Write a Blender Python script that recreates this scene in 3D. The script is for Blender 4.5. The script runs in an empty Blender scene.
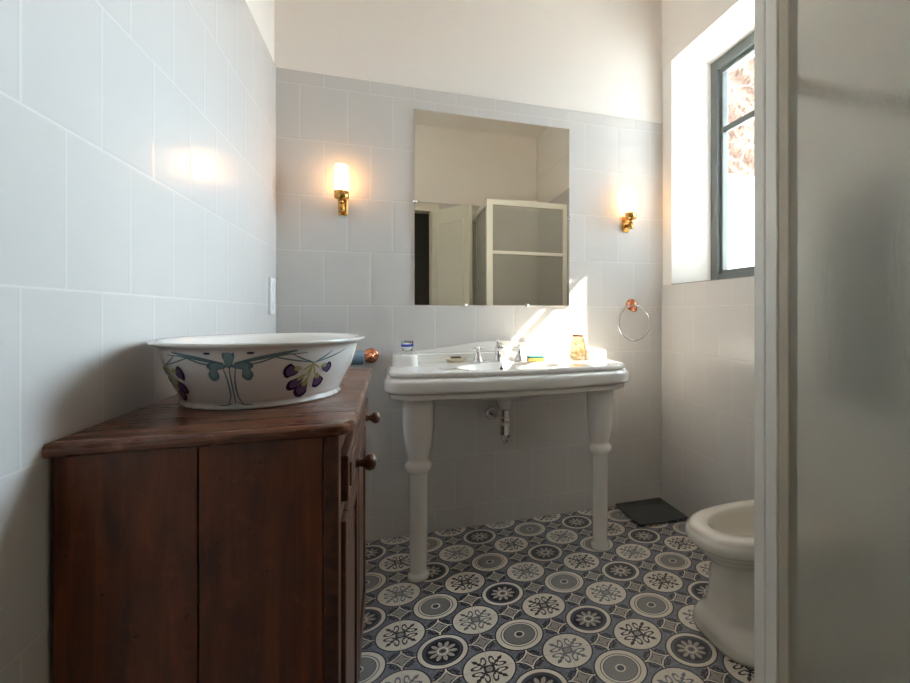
import bpy, bmesh, math, random
from mathutils import Vector, Matrix
random.seed(7)
PI = math.pi
C = bpy.context.scene.collection

# ------------------------------------------------------------------ camera
cam = bpy.data.cameras.new('camera'); co = bpy.data.objects.new('camera', cam); C.objects.link(co)
cam.sensor_width = 36; cam.lens = 485.76/910*36
cam.shift_x = (455-556.63)/910; cam.shift_y = -(341.5-313.33)/910
cam.clip_start = 0.02
co.location = (0, 0, 1.1); co.rotation_euler = (PI/2, 0, -math.radians(19.0434))
bpy.context.scene.camera = co

# room numbers (metres)
XL, XR, YB, YF, ZC = -0.487, 1.525, 2.516, -0.05, 3.0
TH, TW, Z3 = 0.2563, 0.2038, 1.1373
ZT = 2.225          # top of the tiles
ZS = 1.264         # top of the tiles under the window

# ------------------------------------------------------------------ node maths
class N:
    def __init__(s, mat): s.t = mat.node_tree
    def m(s, op, *a, clamp=False):
        n = s.t.nodes.new('ShaderNodeMath'); n.operation = op; n.use_clamp = clamp
        for i, v in enumerate(a):
            if isinstance(v, X): s.t.links.new(v.s, n.inputs[i])
            elif v is not None: n.inputs[i].default_value = v
        return X(s, n.outputs[0])
    def pos(s, obj=False):
        if obj:
            n = s.t.nodes.new('ShaderNodeTexCoord'); o = n.outputs['Object']
        else:
            n = s.t.nodes.new('ShaderNodeNewGeometry'); o = n.outputs['Position']
        p = s.t.nodes.new('ShaderNodeSeparateXYZ'); s.t.links.new(o, p.inputs[0])
        return X(s, p.outputs[0]), X(s, p.outputs[1]), X(s, p.outputs[2])
    def comb(s, x, y, z):
        n = s.t.nodes.new('ShaderNodeCombineXYZ')
        for i, v in enumerate((x, y, z)):
            if isinstance(v, X): s.t.links.new(v.s, n.inputs[i])
            else: n.inputs[i].default_value = v
        return n.outputs[0]
    def noise(s, vec, scale=5, detail=3, rough=.5, dist=0):
        n = s.t.nodes.new('ShaderNodeTexNoise'); n.inputs['Scale'].default_value = scale
        n.inputs['Detail'].default_value = detail; n.inputs['Roughness'].default_value = rough
        n.inputs['Distortion'].default_value = dist
        if vec is not None: s.t.links.new(vec, n.inputs['Vector'])
        return X(s, n.outputs[0])
    def white(s, vec):
        n = s.t.nodes.new('ShaderNodeTexWhiteNoise'); s.t.links.new(vec, n.inputs['Vector'])
        return X(s, n.outputs['Value'])
    def mix(s, f, a, b):
        n = s.t.nodes.new('ShaderNodeMix'); n.data_type = 'RGBA'
        for i, v in ((0, f), (6, a), (7, b)):
            if isinstance(v, X): s.t.links.new(v.s, n.inputs[i])
            elif isinstance(v, (tuple, list)): n.inputs[i].default_value = (*v[:3], 1)
            else: n.inputs[i].default_value = v
        return X(s, n.outputs[2])
    def bump(s, h, strength=.3, dist=.002):
        n = s.t.nodes.new('ShaderNodeBump'); n.inputs['Strength'].default_value = strength
        n.inputs['Distance'].default_value = dist; s.t.links.new(h.s, n.inputs['Height'])
        return n.outputs[0]
class X:
    def __init__(s, n, k): s.n = n; s.s = k
    def __add__(a, b): return a.n.m('ADD', a, b)
    __radd__ = __add__
    def __sub__(a, b): return a.n.m('SUBTRACT', a, b)
    def __rsub__(a, b): return a.n.m('SUBTRACT', b, a)
    def __mul__(a, b): return a.n.m('MULTIPLY', a, b)
    __rmul__ = __mul__
    def __truediv__(a, b): return a.n.m('DIVIDE', a, b)
    def __lt__(a, b): return a.n.m('LESS_THAN', a, b)
    def __gt__(a, b): return a.n.m('GREATER_THAN', a, b)
    def floor(a): return a.n.m('FLOOR', a)
    def fract(a): return a.n.m('FRACT', a)
    def abs(a): return a.n.m('ABSOLUTE', a)
    def sq(a): return a.n.m('MULTIPLY', a, a)
    def sqrt(a): return a.n.m('SQRT', a)
    def cos(a): return a.n.m('COSINE', a)
    def max(a, b): return a.n.m('MAXIMUM', a, b)
    def min(a, b): return a.n.m('MINIMUM', a, b)
    def par(a): return a.n.m('FLOORED_MODULO', a, 2.0)
    def clamp(a): return a.n.m('ADD', a, 0.0, clamp=True)

def srgb(r, g, b):
    f = lambda c: (c/12.92 if c <= .04045 else ((c+.055)/1.055)**2.4)
    return f(r/255), f(g/255), f(b/255)

def mat(name, col=(.8, .8, .8), rough=.5, metal=0, coat=0, **kw):
    m = bpy.data.materials.new(name); m.use_nodes = True
    b = m.node_tree.nodes['Principled BSDF']
    b.inputs['Base Color'].default_value = (*col[:3], 1)
    b.inputs['Roughness'].default_value = rough; b.inputs['Metallic'].default_value = metal
    if coat: b.inputs['Coat Weight'].default_value = coat; b.inputs['Coat Roughness'].default_value = .06
    for k, v in kw.items(): b.inputs[k.replace('_', ' ')].default_value = v
    return m
def bs(m): return m.node_tree.nodes['Principled BSDF']
def setc(m, x, inp='Base Color'): m.node_tree.links.new(x.s if isinstance(x, X) else x, bs(m).inputs[inp])

# every simple material gets a faint procedural variation
def pmat(name, col, rough=.5, metal=0, coat=0, var=.04, scale=12, bump=0, **kw):
    m = mat(name, col, rough, metal, coat, **kw); n = N(m)
    x, y, z = n.pos()
    k = n.noise(n.comb(x, y, z), scale, 3)
    lo = tuple(c*(1-var) for c in col); hi = tuple(min(1, c*(1+var)) for c in col)
    setc(m, n.mix(k, lo, hi))
    if bump: setc(m, n.bump(n.noise(n.comb(x, y, z), scale*4, 3), bump, .002), 'Normal')
    return m

TILE = srgb(216, 212, 208)
def tile_mat(name, axis, origin, parity):
    m = mat(name, TILE, .16); n = N(m)
    x, y, z = n.pos()
    h = x if axis == 'x' else y
    top = z > (ZT-.0625)                       # narrow trim course
    v = (z - Z3)/TH
    row = v.floor()
    u = (h - origin)/TW + (row + float(parity)).par()*.5
    fu = u.fract(); fv = v.fract()
    du = (.5 - (fu-.5).abs())*TW
    dv = (.5 - (fv-.5).abs())*TH
    dv = dv.min((z-(ZT-.0625)).abs())
    d = du.min(dv)
    wob = n.noise(n.comb(x, y, z), 9, 2)
    d = d + (wob-.5)*.0008
    joint = 1 - n.m('DIVIDE', d, .0028, clamp=True)
    pillow = n.m('DIVIDE', d, .007, clamp=True)
    idv = n.comb(u.floor(), row, 3.0)
    r1 = n.white(idv); r2 = n.white(n.comb(row, u.floor(), 7.7))
    height = pillow*.5 + (fu-.5)*(r1-.5)*.8 + (fv-.5)*(r2-.5)*.8 + n.noise(n.comb(x, y, z), 5, 2)*.5
    setc(m, n.bump(height, .42, .0022), 'Normal')
    c = n.mix(n.noise(n.comb(x, y, z), 3, 3), tuple(c*.97 for c in TILE), tuple(c*1.03 for c in TILE))
    c = n.mix(joint*.65, c, srgb(240, 237, 232))
    setc(m, c)
    setc(m, n.noise(n.comb(x, y, z), 14, 2)*.10+.13, 'Roughness')
    return m

def floor_mat():
    m = mat('cement_tiles', (.3, .3, .3), .42); n = N(m)
    x, y, z = n.pos()
    P = .2567
    nz = n.noise(n.comb(x, y, z), 60, 2)
    jit = (nz-.5)*.004
    p = (x-.1658)/(P/2); q = (y-1.8735)/(P/2)
    mm = (p-q)*.5 + jit; nn = (p+q)*.5 + jit
    rm = (mm+.5).floor(); rn = (nn+.5).floor()
    dm = mm-rm; dn = nn-rn
    pm = rm.par(); pn = rn.par()
    r = (dm.sq()+dn.sq()).sqrt()
    ang = n.m('ARCTAN2', dn, dm)
    am = dm.abs(); an = dn.abs()
    U = am.max(an); W = am.min(an)
    s = (am+an)*.70711; e = (am-an).abs()*.70711
    cream, dark, beige, blue, bluedk = srgb(234, 226, 212), srgb(46, 44, 52), srgb(166, 158, 150), srgb(116, 119, 130), srgb(86, 90, 102)
    band = lambda v, a, b: (v > a)*(v < b)
    # field with its mottle
    mott = n.noise(n.comb(x, y, z), 95, 3)
    fld = n.mix(((mott-.42)*6).clamp(), blue, srgb(137, 140, 150))
    # cell centred on the little square
    cm = mm.fract()-.5; cn = nn.fract()-.5
    acm = cm.abs(); acn = cn.abs()
    cs = (acm+acn)*.70711; ce = (acm-acn).abs()*.70711
    sqd = acm.max(acn) - (.707-.707*0)*0
    conc = acm.max(acn) + (acm.min(acn))*-.18
    # scrolls at both ends of each field piece
    lx = acm.max(acn); lw = acm.min(acn)
    sc1 = ((lx-.205).sq()+(lw-.05).sq()).sqrt()
    sc2 = ((lx-.165).sq()+(lw-.085).sq()).sqrt()
    scr = ((sc1 - .026).abs() < .012).max(sc1 < .008).max(sc2 < .022).max(band(lw, -.01, .012)*band(lx, .16, .25))
    c = n.mix(scr, fld, dark)
    # dark edging then cream net lines from the square's corners to the circles, and the frame of the square
    line_d = (ce < .042)*(cs > .12)
    line = (ce < .017)*(cs > .12)
    frame_d = conc < .148
    frame = conc < .125
    c = n.mix(line_d.max(frame_d), c, dark)
    c = n.mix(line.max(frame), c, cream)
    c = n.mix(conc < .098, c, dark)
    inner = (acm.max(acn) - acm.min(acn)*.38) < .074
    c = n.mix(inner, c, beige)
    # circles
    c = n.mix(r < .462, c, dark)
    # A/B fleurs
    leaf = ((U-.305).abs()*.50 + W) < .040
    stem = (W < .018)*(U < .30)
    bud = ((U-.215).sq()+(W-.022).sq()).sqrt() < .020
    rg = (((s-.205)/.105).sq()+((e-.070)/.050).sq()).sqrt()
    hook = band(rg, .56, 1.02)*(1-(e > .085)*(s < .19))
    tip = ((s-.285).sq()+(e-.052).sq()).sqrt() < .020
    hs = tip
    cen = (U < .055)
    ink = leaf.max(stem).max(bud).max(hook).max(hs).max(s < .095)
    inkc = n.mix(pm, dark, srgb(120, 124, 134))
    fl = n.mix(ink, cream, inkc)
    fl = n.mix((s+e*.3) < .062, fl, beige)
    # D disc
    rad = (ang*28.0).cos()
    dd = n.mix(band(r, .335, .350), cream, dark)
    dd = n.mix(r < .300, dd, n.mix(((rad-.6)*3).clamp()*band(r, .1, .29), srgb(140, 138, 136), srgb(160, 157, 152)))
    dd = n.mix(band(r, .285, .300), dd, srgb(96, 95, 100))
    dd = n.mix(r < .092, dd, cream)
    dd = n.mix(r < .066, dd, srgb(92, 90, 92))
    # C daisy
    pet = (ang*10.0).cos()
    cc = n.mix(r < .362, cream, dark)
    cc = n.mix(r < .345, cc, bluedk)
    cc = n.mix(r < .300, cc, dark)
    prof = .215 + pet*.045
    cc = n.mix((r < prof)*((pet > -.55).max(r < .13)), cc, srgb(178, 170, 160))
    cc = n.mix(band(r, .072, .096), cc, cream)
    cc = n.mix(r < .072, cc, srgb(150, 144, 138))
    cc = n.mix(r < .042, cc, srgb(90, 88, 92))
    ev = n.mix(pm, dd, fl)             # n even: D (m even), B (m odd)
    od = n.mix(pm, fl, cc)             # n odd: A (m even), C (m odd)
    med = n.mix(pn, ev, od)
    c = n.mix(r < .437, c, med)
    # tile joints run through the fleurs
    jx = ((p*.5+.5).fract()-.5).abs(); jx = .5-jx
    jp = ((p-1)*.5 + .5).fract(); jq = ((q-1)*.5 + .5).fract()
    jn = ((jp-.5).abs() < .0035).max((jq-.5).abs() < .0035)
    c = n.mix(jn*.55, c, srgb(150, 144, 136))
    w = n.noise(n.comb(x, y, z), 7, 4)
    c = n.mix(((w-.35)*.3).clamp(), c, srgb(140, 134, 130))
    setc(m, c)
    setc(m, n.bump(jn*-1.0 + n.noise(n.comb(x, y, z), 40, 2)*.4, .25, .0015), 'Normal')
    setc(m, w*.2+.26, 'Roughness')
    return m

def wood_mat(name, base, dark, axis=2, rough=.35, scale=1.0, blot=1.0, worn=None):
    m = mat(name, base, rough); n = N(m)
    x, y, z = n.pos()
    k = [14*scale, 14*scale, 14*scale]; k[axis] = 1.1*scale
    v = n.comb(x*k[0], y*k[1], z*k[2])
    g = n.noise(v, 2.2, 6, .62, 1.2)
    fine = n.noise(n.comb(x*k[0]*7, y*k[1]*7, z*k[2]*4), 2, 3)
    bl = n.noise(n.comb(x, y, z), 5.5, 4, .6, .6)
    f = ((g-.35)*2.2).clamp()
    c = n.mix(f, dark, base)
    c = n.mix(((fine-.5)*1.6).clamp()*.35, c, tuple(a*.6 for a in dark))
    c = n.mix(((bl-.52)*5).clamp()*.55*blot, c, tuple(a*.45 for a in dark))
    if worn:
        wn = n.noise(n.comb(x*9, y*2.0, z*9), 3, 5, .7, .5)
        c = n.mix(((wn-.56)*8).clamp()*.5, c, worn)
        sp = n.noise(n.comb(x, y, z), 70, 2)
        c = n.mix(((sp-.72)*30).clamp()*.8, c, tuple(a*.3 for a in dark))
    setc(m, c)
    setc(m, n.bump(g*.5+fine*.3, .25, .0015), 'Normal')
    setc(m, (g*.22+rough-.1), 'Roughness')
    return m

M = {}
M['back'] = tile_mat('painted_tile_back', 'x', XL+.0987, 1)
M['left'] = tile_mat('painted_tile_left', 'y', .9886, 0)
M['right'] = tile_mat('painted_tile_right', 'y', 2.0928, 0)
M['plaster'] = pmat('cream_plaster', srgb(247, 240, 233), .75, var=.015, scale=4, bump=.06)
M['white_plaster'] = pmat('white_plaster', srgb(246, 243, 238), .7, var=.01, scale=4, bump=.06)
M['floor'] = floor_mat()
M['ceramic'] = pmat('white_glazed_ceramic', srgb(240, 236, 230), .09, coat=.6, var=.01, scale=3)
M['bidet'] = pmat('ivory_glazed_ceramic', srgb(233, 226, 214), .12, coat=.5, var=.01, scale=3)
M['chrome'] = pmat('chrome', (.78, .78, .78), .10, 1, var=.02)
M['copper'] = pmat('copper', srgb(214, 142, 106), .18, 1, var=.03)
M['brass'] = pmat('brass', srgb(205, 158, 88), .22, 1, var=.03)
M['frame'] = pmat('dark_grey_window_paint', srgb(96, 102, 100), .32, var=.05, scale=20)
M['shower'] = pmat('white_enamelled_aluminium', srgb(248, 245, 236), .22, coat=.5, var=.01)
M['doorpaint'] = pmat('cream_door_paint', srgb(232, 225, 208), .4, var=.02)
M['white'] = pmat('white_plastic', srgb(240, 239, 236), .3, var=.01)
M['dark'] = pmat('black_hole', (.01, .01, .01), .6)
M['slot'] = pmat('grey_socket_slots', srgb(120, 116, 112), .5)
M['woodside'] = wood_mat('dark_walnut_side', srgb(136, 72, 35), srgb(72, 35, 17), 2, .32, worn=srgb(128, 70, 36), scale=.8)
M['woodtop'] = wood_mat('worn_walnut_top', srgb(136, 82, 54), srgb(82, 44, 28), 0, .27, worn=srgb(156, 106, 78), blot=.5)
M['woodface'] = wood_mat('walnut_front', srgb(112, 68, 44), srgb(66, 36, 22), 1, .32)
M['woodknob'] = wood_mat('turned_wood_knob', srgb(120, 78, 56), srgb(80, 48, 32), 0, .3)
M['towel'] = pmat('dark_grey_terry', srgb(48, 52, 54), .95, var=.25, scale=60, bump=.5)
M['bluecloth'] = pmat('blue_grey_cloth', srgb(128, 148, 164), .9, var=.08, scale=50, bump=.3)
M['scaleglass'] = pmat('black_scale_glass', srgb(66, 70, 70), .25, var=.05)
M['lcd'] = pmat('scale_display', srgb(24, 25, 26), .1)
M['soap'] = pmat('olive_soap', srgb(110, 96, 62), .5)
M['sponge'] = pmat('yellow_sponge', srgb(232, 196, 112), .9, var=.12, scale=150, bump=.6)
M['scour'] = pmat('teal_scouring_pad', srgb(62, 128, 124), .95, var=.2, scale=200, bump=.6)
M['tray'] = pmat('shower_tray_ceramic', srgb(236, 234, 228), .2)
M['hall'] = pmat('hallway_brown_plaster', srgb(84, 70, 52), .8)
M['bluedeco'] = pmat('cobalt_band', srgb(30, 50, 160), .2)

def glass_mat(name, col, rough, ior=1.45, bump=None):
    m = mat(name, col, rough, Transmission_Weight=1.0, IOR=ior)
    if bump:
        n = N(m); x, y, z = n.pos()
        bump(m, n, x, y, z)
    return m
def pane_mat():
    m = bpy.data.materials.new('window_glass'); m.use_nodes = True; t = m.node_tree; t.nodes.clear()
    o = t.nodes.new('ShaderNodeOutputMaterial'); mx = t.nodes.new('ShaderNodeMixShader')
    tr = t.nodes.new('ShaderNodeBsdfTransparent'); gl = t.nodes.new('ShaderNodeBsdfGlossy'); fr = t.nodes.new('ShaderNodeFresnel')
    tr.inputs[0].default_value = (.97, .98, .975, 1); gl.inputs['Roughness'].default_value = .01; mx.inputs[0].default_value = .05
    t.nodes.remove(fr); t.links.new(tr.outputs[0], mx.inputs[1]); t.links.new(gl.outputs[0], mx.inputs[2])
    t.links.new(mx.outputs[0], o.inputs[0]); return m
M['pane'] = pane_mat()
def obscure_mat():
    m = mat('obscure_shower_glass', (.995, .995, .965), .22, Transmission_Weight=1.0, IOR=1.075); n = N(m); x, y, z = n.pos()
    a = n.noise(n.comb(x*20, y*20, z*6.0), 2.0, 2); b_ = n.noise(n.comb(x, y, z*.8), 420, 2)
    setc(m, n.bump(a*1.3+b_*.35, .7, .006), 'Normal')
    t = m.node_tree; mx = t.nodes.new('ShaderNodeMixShader'); tl = t.nodes.new('ShaderNodeBsdfTranslucent'); df = t.nodes.new('ShaderNodeBsdfDiffuse'); m2 = t.nodes.new('ShaderNodeMixShader')
    tl.inputs[0].default_value = (.86, .90, .84, 1); df.inputs[0].default_value = (.80, .83, .78, 1); m2.inputs[0].default_value = .35
    t.links.new(tl.outputs[0], m2.inputs[1]); t.links.new(df.outputs[0], m2.inputs[2]); mx.inputs[0].default_value = .14
    gl = t.nodes.new('ShaderNodeBsdfGlossy'); gl.inputs['Roughness'].default_value = .16; m3 = t.nodes.new('ShaderNodeMixShader'); m3.inputs[0].default_value = .06
    t.links.new(bs(m).inputs['Normal'].links[0].from_socket, gl.inputs['Normal'])
    t.links.new(bs(m).outputs[0], m3.inputs[1]); t.links.new(gl.outputs[0], m3.inputs[2])
    t.links.new(m3.outputs[0], mx.inputs[1]); t.links.new(m2.outputs[0], mx.inputs[2])
    t.links.new(mx.outputs[0], t.nodes['Material Output'].inputs[0]); return m
M['obscure'] = obscure_mat()
def _ab(m, n, x, y, z):
    k = n.noise(n.comb(x*60+z*55, y*60, z*9), 1.6, 2)
    setc(m, n.bump(k, .5, .004), 'Normal')
    setc(m, n.mix(((k-.57)*9).clamp(), srgb(254, 240, 212), srgb(196, 128, 52)))
M['amber'] = glass_mat('amber_glass', srgb(253, 236, 204), .03, 1.45, _ab)
M['clear'] = glass_mat('clear_glass', (.97, .98, .99), .02)
M['mirror'] = mat('silvered_mirror', (.95, .94, .85), .008, 1)
def emis(name, col, st):
    m = mat(name, col, .3); bs(m).inputs['Emission Color'].default_value = (*col, 1); bs(m).inputs['Emission Strength'].default_value = st; return m
M['opal'] = emis('lit_opal_glass', (1, .53, .20), 4.6)
def stone():
    m = mat('rubble_stone', (.5, .4, .33), .9); n = N(m); x, y, z = n.pos()
    vo = m.node_tree.nodes.new('ShaderNodeTexVoronoi'); vo.inputs['Scale'].default_value = 4.5
    vo.feature = 'DISTANCE_TO_EDGE'
    m.node_tree.links.new(n.comb(x, y*.8, z*1.4), vo.inputs['Vector'])
    d = X(n, vo.outputs['Distance'])
    a = n.noise(n.comb(x, y, z), 7, 6, .7); b = n.noise(n.comb(x, y, z), 32, 5, .7)
    c = n.mix(((a-.35)*2.5).clamp(), srgb(112, 84, 70), srgb(158, 132, 114))
    c = n.mix(((b-.55)*5).clamp()*.7, c, srgb(88, 62, 52))
    c = n.mix(1-(d*14).clamp(), c, srgb(168, 150, 134))
    setc(m, c); setc(m, n.bump(d*.8+b*.6+a*.4, 1.0, .06), 'Normal'); return m
M['stone'] = stone()
M['render'] = pmat('white_outdoor_render', srgb(244, 243, 240), .8, var=.02, bump=.1)

# ------------------------------------------------------------------ mesh helpers
def bm_new(): return bmesh.new()
def add_box(bm, x0, x1, y0, y1, z0, z1, mi=0, bev=0):
    vs = [bm.verts.new((x, y, z)) for z in (z0, z1) for (x, y) in ((x0, y0), (x1, y0), (x1, y1), (x0, y1))]
    fs = [bm.faces.new([vs[i] for i in f]) for f in ((3, 2, 1, 0), (4, 5, 6, 7), (0, 1, 5, 4), (1, 2, 6, 5), (2, 3, 7, 6), (3, 0, 4, 7))]
    for f in fs: f.material_index = mi
    if bev:
        es = list({e for f in fs for e in f.edges})
        r = bmesh.ops.bevel(bm, geom=es, offset=bev, segments=3, affect='EDGES', profile=.6)
        for f in r['faces']: f.material_index = mi
def add_loft(bm, loops, cap0=True, cap1=True, mi=0, smooth=True):
    rings = [[bm.verts.new(p) for p in L] for L in loops]
    n = len(rings[0])
    for a, b in zip(rings, rings[1:]):
        for i in range(n):
            f = bm.faces.new((a[i], a[(i+1) % n], b[(i+1) % n], b[i])); f.smooth = smooth; f.material_index = mi
    if cap0: f = bm.faces.new(rings[0][::-1]); f.material_index = mi
    if cap1: f = bm.faces.new(rings[-1]); f.material_index = mi
    return rings
def add_lathe(bm, prof, o=(0, 0, 0), seg=32, axis='z', mi=0, caps=True, smooth=True):
    loops = []
    for r, h in prof:
        L = []
        for k in range(seg):
            a = 2*PI*k/seg; c, s = r*math.cos(a), r*math.sin(a)
            p = {'z': (c, s, h), 'y': (s, h, c), 'x': (h, c, s)}[axis]
            L.append((o[0]+p[0], o[1]+p[1], o[2]+p[2]))
        loops.append(L)
    return add_loft(bm, loops, caps, caps, mi, smooth)
def add_tube(bm, pts, r, seg=12, closed=False, mi=0):
    pts = [Vector(p) for p in pts]; n = len(pts); loops = []
    prev = None
    for i, p in enumerate(pts):
        if closed: t = (pts[(i+1) % n]-pts[i-1]).normalized()
        else: t = (pts[min(i+1, n-1)]-pts[max(i-1, 0)]).normalized()
        if prev is None:
            up = Vector((0, 0, 1)) if abs(t.z) < .9 else Vector((1, 0, 0))
            a = t.cross(up).normalized()
        else: a = (prev - t*prev.dot(t)).normalized()
        prev = a; b = t.cross(a)
        rr = r[i] if isinstance(r, (list, tuple)) else r
        loops.append([p + (a*math.cos(2*PI*k/seg)+b*math.sin(2*PI*k/seg))*rr for k in range(seg)])
    if closed: loops.append(loops[0])
    add_loft(bm, loops, not closed, not closed, mi)
    if closed: bmesh.ops.remove_doubles(bm, verts=bm.verts, dist=1e-6)
def add_prism(bm, poly, axis, a, b, mi=0):
    """poly in the two other axes (order xyz minus axis), extruded along axis a..b"""
    def P(u, v, w): return {'x': (w, u, v), 'y': (u, w, v), 'z': (u, v, w)}[axis]
    A = [bm.verts.new(P(u, v, a)) for u, v in poly]; B = [bm.verts.new(P(u, v, b)) for u, v in poly]
    n = len(poly); fs = [bm.faces.new(A), bm.faces.new(B[::-1])]
    for i in range(n): fs.append(bm.faces.new((A[i], B[i], B[(i+1) % n], A[(i+1) % n])))
    for f in fs: f.material_index = mi
    return fs
def obj(name, bm, mats, parent=None, bevel=0, sub=0, recalc=True, auto=True):
    if recalc: bmesh.ops.recalc_face_normals(bm, faces=bm.faces)
    me = bpy.data.meshes.new(name); bm.to_mesh(me); bm.free()
    o = bpy.data.objects.new(name, me); C.objects.link(o)
    for m in (mats if isinstance(mats, (list, tuple)) else [mats]): me.materials.append(m)
    if bevel:
        b = o.modifiers.new('bevel', 'BEVEL'); b.width = bevel; b.segments = 3; b.limit_method = 'ANGLE'; b.harden_normals = False
    if sub:
        s = o.modifiers.new('subsurf', 'SUBSURF'); s.levels = sub; s.render_levels = sub
        for p in me.polygons: p.use_smooth = True
    if parent is not None:
        o.parent = parent; o.matrix_parent_inverse = Matrix.Translation(-Vector(parent.location)) if parent.type == 'EMPTY' else Matrix.Identity(4)
    return o
def thing(name, label, cat, loc=(0, 0, 0), group=None):
    o = bpy.data.objects.new(name, None); C.objects.link(o); o.location = loc; o.empty_display_size = .05
    return tag(o, label, cat, group)
def tag(o, label, cat, group=None):
    o['label'] = label; o['category'] = cat
    if group: o['group'] = group
    return o
def struct(name, bm, m, parent=None, **kw):
    o = obj(name, bm, m, parent, **kw)
    if parent is None: o['kind'] = 'structure'
    return o

# ------------------------------------------------------------------ room shell
b = bm_new(); add_box(b, XL-.2, 1.845, YF-.15, YB+.2, -.12, 0); struct('floor', b, M['floor'])
b = bm_new(); add_box(b, XL-.2, 1.845, YF-.15, YB+.2, ZC, ZC+.12); struct('ceiling', b, M['plaster'])
b = bm_new()
add_box(b, XL-.2, 1.845, YB, YB+.2, 0, ZT, 0); add_box(b, XL-.2, 1.845, YB+.009, YB+.2, ZT, ZC, 1)
struct('wall_back', b, [M['back'], M['plaster']], bevel=.002)
b = bm_new()
add_box(b, XL-.2, XL, YF-.15, YB, 0, ZT, 0); add_box(b, XL-.2, XL-.009, YF-.15, YB+.009, ZT, ZC, 1)
struct('wall_left', b, [M['left'], M['plaster']], bevel=.002)
# right wall: solid below the sill, splayed niche round the window
XW, XO = 1.767, 1.845
n0, n1 = 1.71, 2.417       # niche at the wall face
w0, w1 = 1.74, 2.377       # niche at the window
zt = 2.548
b = bm_new()
add_box(b, XR, XO, YF-.15, YB, 0, ZS, 0)
# tiled part beyond the window, to the tile height
add_prism(b, [(XR, YF-.15), (XR, n0), (XW, w0), (XO, w0), (XO, YF-.15)], 'z', ZS, ZT, 0)
add_prism(b, [(XR+.009, YF-.15), (XR+.009, n0+.0015), (XW, w0), (XO, w0), (XO, YF-.15)], 'z', ZT, zt, 1)
add_prism(b, [(XR+.006, YB), (XR+.006, n1), (XW, w1), (XO, w1), (XO, YB)], 'z', ZS, zt, 2)
add_box(b, XR+.006, XO, YF-.15, YB+.009, zt, ZC, 1)
struct('wall_right', b, [M['right'], M['plaster'], M['white_plaster']], bevel=.0025)
b = bm_new(); add_box(b, XR+.004, XW+.01, n0+.001, n1-.001, ZS-.001, ZS+.004); struct('trim_1', b, pmat('grey_stone_sill', srgb(132, 128, 122), .6))
# rear wall with the doorway the photo is taken from
dx0, dx1, dz = -.27, .41, 2.15
b = bm_new()
for x0, x1 in ((XL, dx0), (dx1, XR)):
    add_box(b, x0, x1, YF-.15, YF, 0, ZT, 0); 
add_box(b, dx0, dx1, YF-.15, YF, dz, ZT, 0)
add_box(b, XL-.009, XR, YF-.15, YF-.008, ZT, ZC, 1)
struct('wall_rear', b, [M['back'], M['plaster']])
b = bm_new()
for x0, x1 in ((dx0-.07, dx0+.015), (dx1-.015, dx1+.07)): add_box(b, x0, x1, YF-.16, YF+.015, 0, dz+.06)
add_box(b, dx0+.015, dx1-.015, YF-.16, YF+.015, dz-.015, dz+.06)
struct('trim_2', b, M['doorpaint'], bevel=.003)
# dark hallway
b = bm_new()
add_box(b, -1.4, 1.4, -1.9, -1.8, 0, 2.5); add_box(b, -1.4, -1.3, -1.8, YF-.16, 0, 2.5); add_box(b, 1.3, 1.4, -1.8, YF-.16, 0, 2.5)
add_box(b, -1.4, 1.4, -1.9, YF-.16, 2.5, 2.6); add_box(b, -1.4, 1.4, -1.9, YF-.16, -.12, 0)
struct('wall_hallway', b, M['hall'])
# door leaf swung open into the room
bD = bm_new(); L = .56
add_box(bD, 0, L, -.018, .018, .01, dz-.02, bev=.002)
door = struct('door_1', bD, M['doorpaint'])
for z0, z1 in ((.2, .95), (1.08, 2.0)):
    for s in (-1, 1):
        b = bm_new()
        y0 = .018*s
        for (xa, xb, za, zb) in ((.08, .10, z0, z1), (L-.10, L-.08, z0, z1), (.10, L-.10, z0, z0+.02), (.10, L-.10, z1-.02, z1)):
            add_box(b, xa, xb, min(y0, y0+.008*s), max(y0, y0+.008*s), za, zb)
        obj('panel_moulding', b, M['doorpaint'], door, bevel=.003)
b = bm_new(); add_lathe(b, [(.0, .018), (.012, .018), (.01, .05), (0, .052)], (L-.05, 0, 1.02), 16, 'y'); add_tube(b, [(L-.05, .047, 1.02), (L-.15, .047, 1.02)], .008)
obj('door_handle', b, M['brass'], door)
door.location = (.425, -.025, 0); door.rotation_euler = (0, 0, math.atan2(.465, .295))

# ------------------------------------------------------------------ window
b = bm_new()
fw, xf = .062, XW
for (y0, y1, z0, z1) in ((w0, w0+fw, ZS, zt), (w1-fw, w1, ZS, zt), (w0+fw, w1-fw, ZS, ZS+.06), (w0+fw, w1-fw, zt-fw, zt)):
    add_box(b, xf, xf+.06, y0+.0005, y1-.0005, z0+.0005, z1-.0005)
win = struct('window_1', b, M['frame'], bevel=.003)
b = bm_new(); s2 = .022; yi0, yi1, zi0, zi1 = w0+fw, w1-fw, ZS+.06, zt-fw
for (y0, y1, z0, z1) in ((yi0, yi0+s2, zi0, zi1), (yi1-s2, yi1, zi0, zi1), (yi0+s2, yi1-s2, zi0, zi0+s2), (yi0+s2, yi1-s2, zi1-s2, zi1)):
    add_box(b, xf+.018, xf+.056, y0, y1, z0, z1)
obj('window_sash', b, M['frame'], win, bevel=.003)
b = bm_new(); add_box(b, xf+.022, xf+.045, yi0+s2, yi1-s2, 2.122, 2.157); obj('glazing_bar', b, M['frame'], win, bevel=.004)
for z0, z1 in ((zi0+s2, 2.122), (2.157, zi1-s2)):
    b = bm_new(); add_box(b, xf+.033, xf+.037, yi0+s2-.004, yi1-s2+.004, z0-.004, z1+.004); obj('window_pane', b, M['pane'], win)

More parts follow.
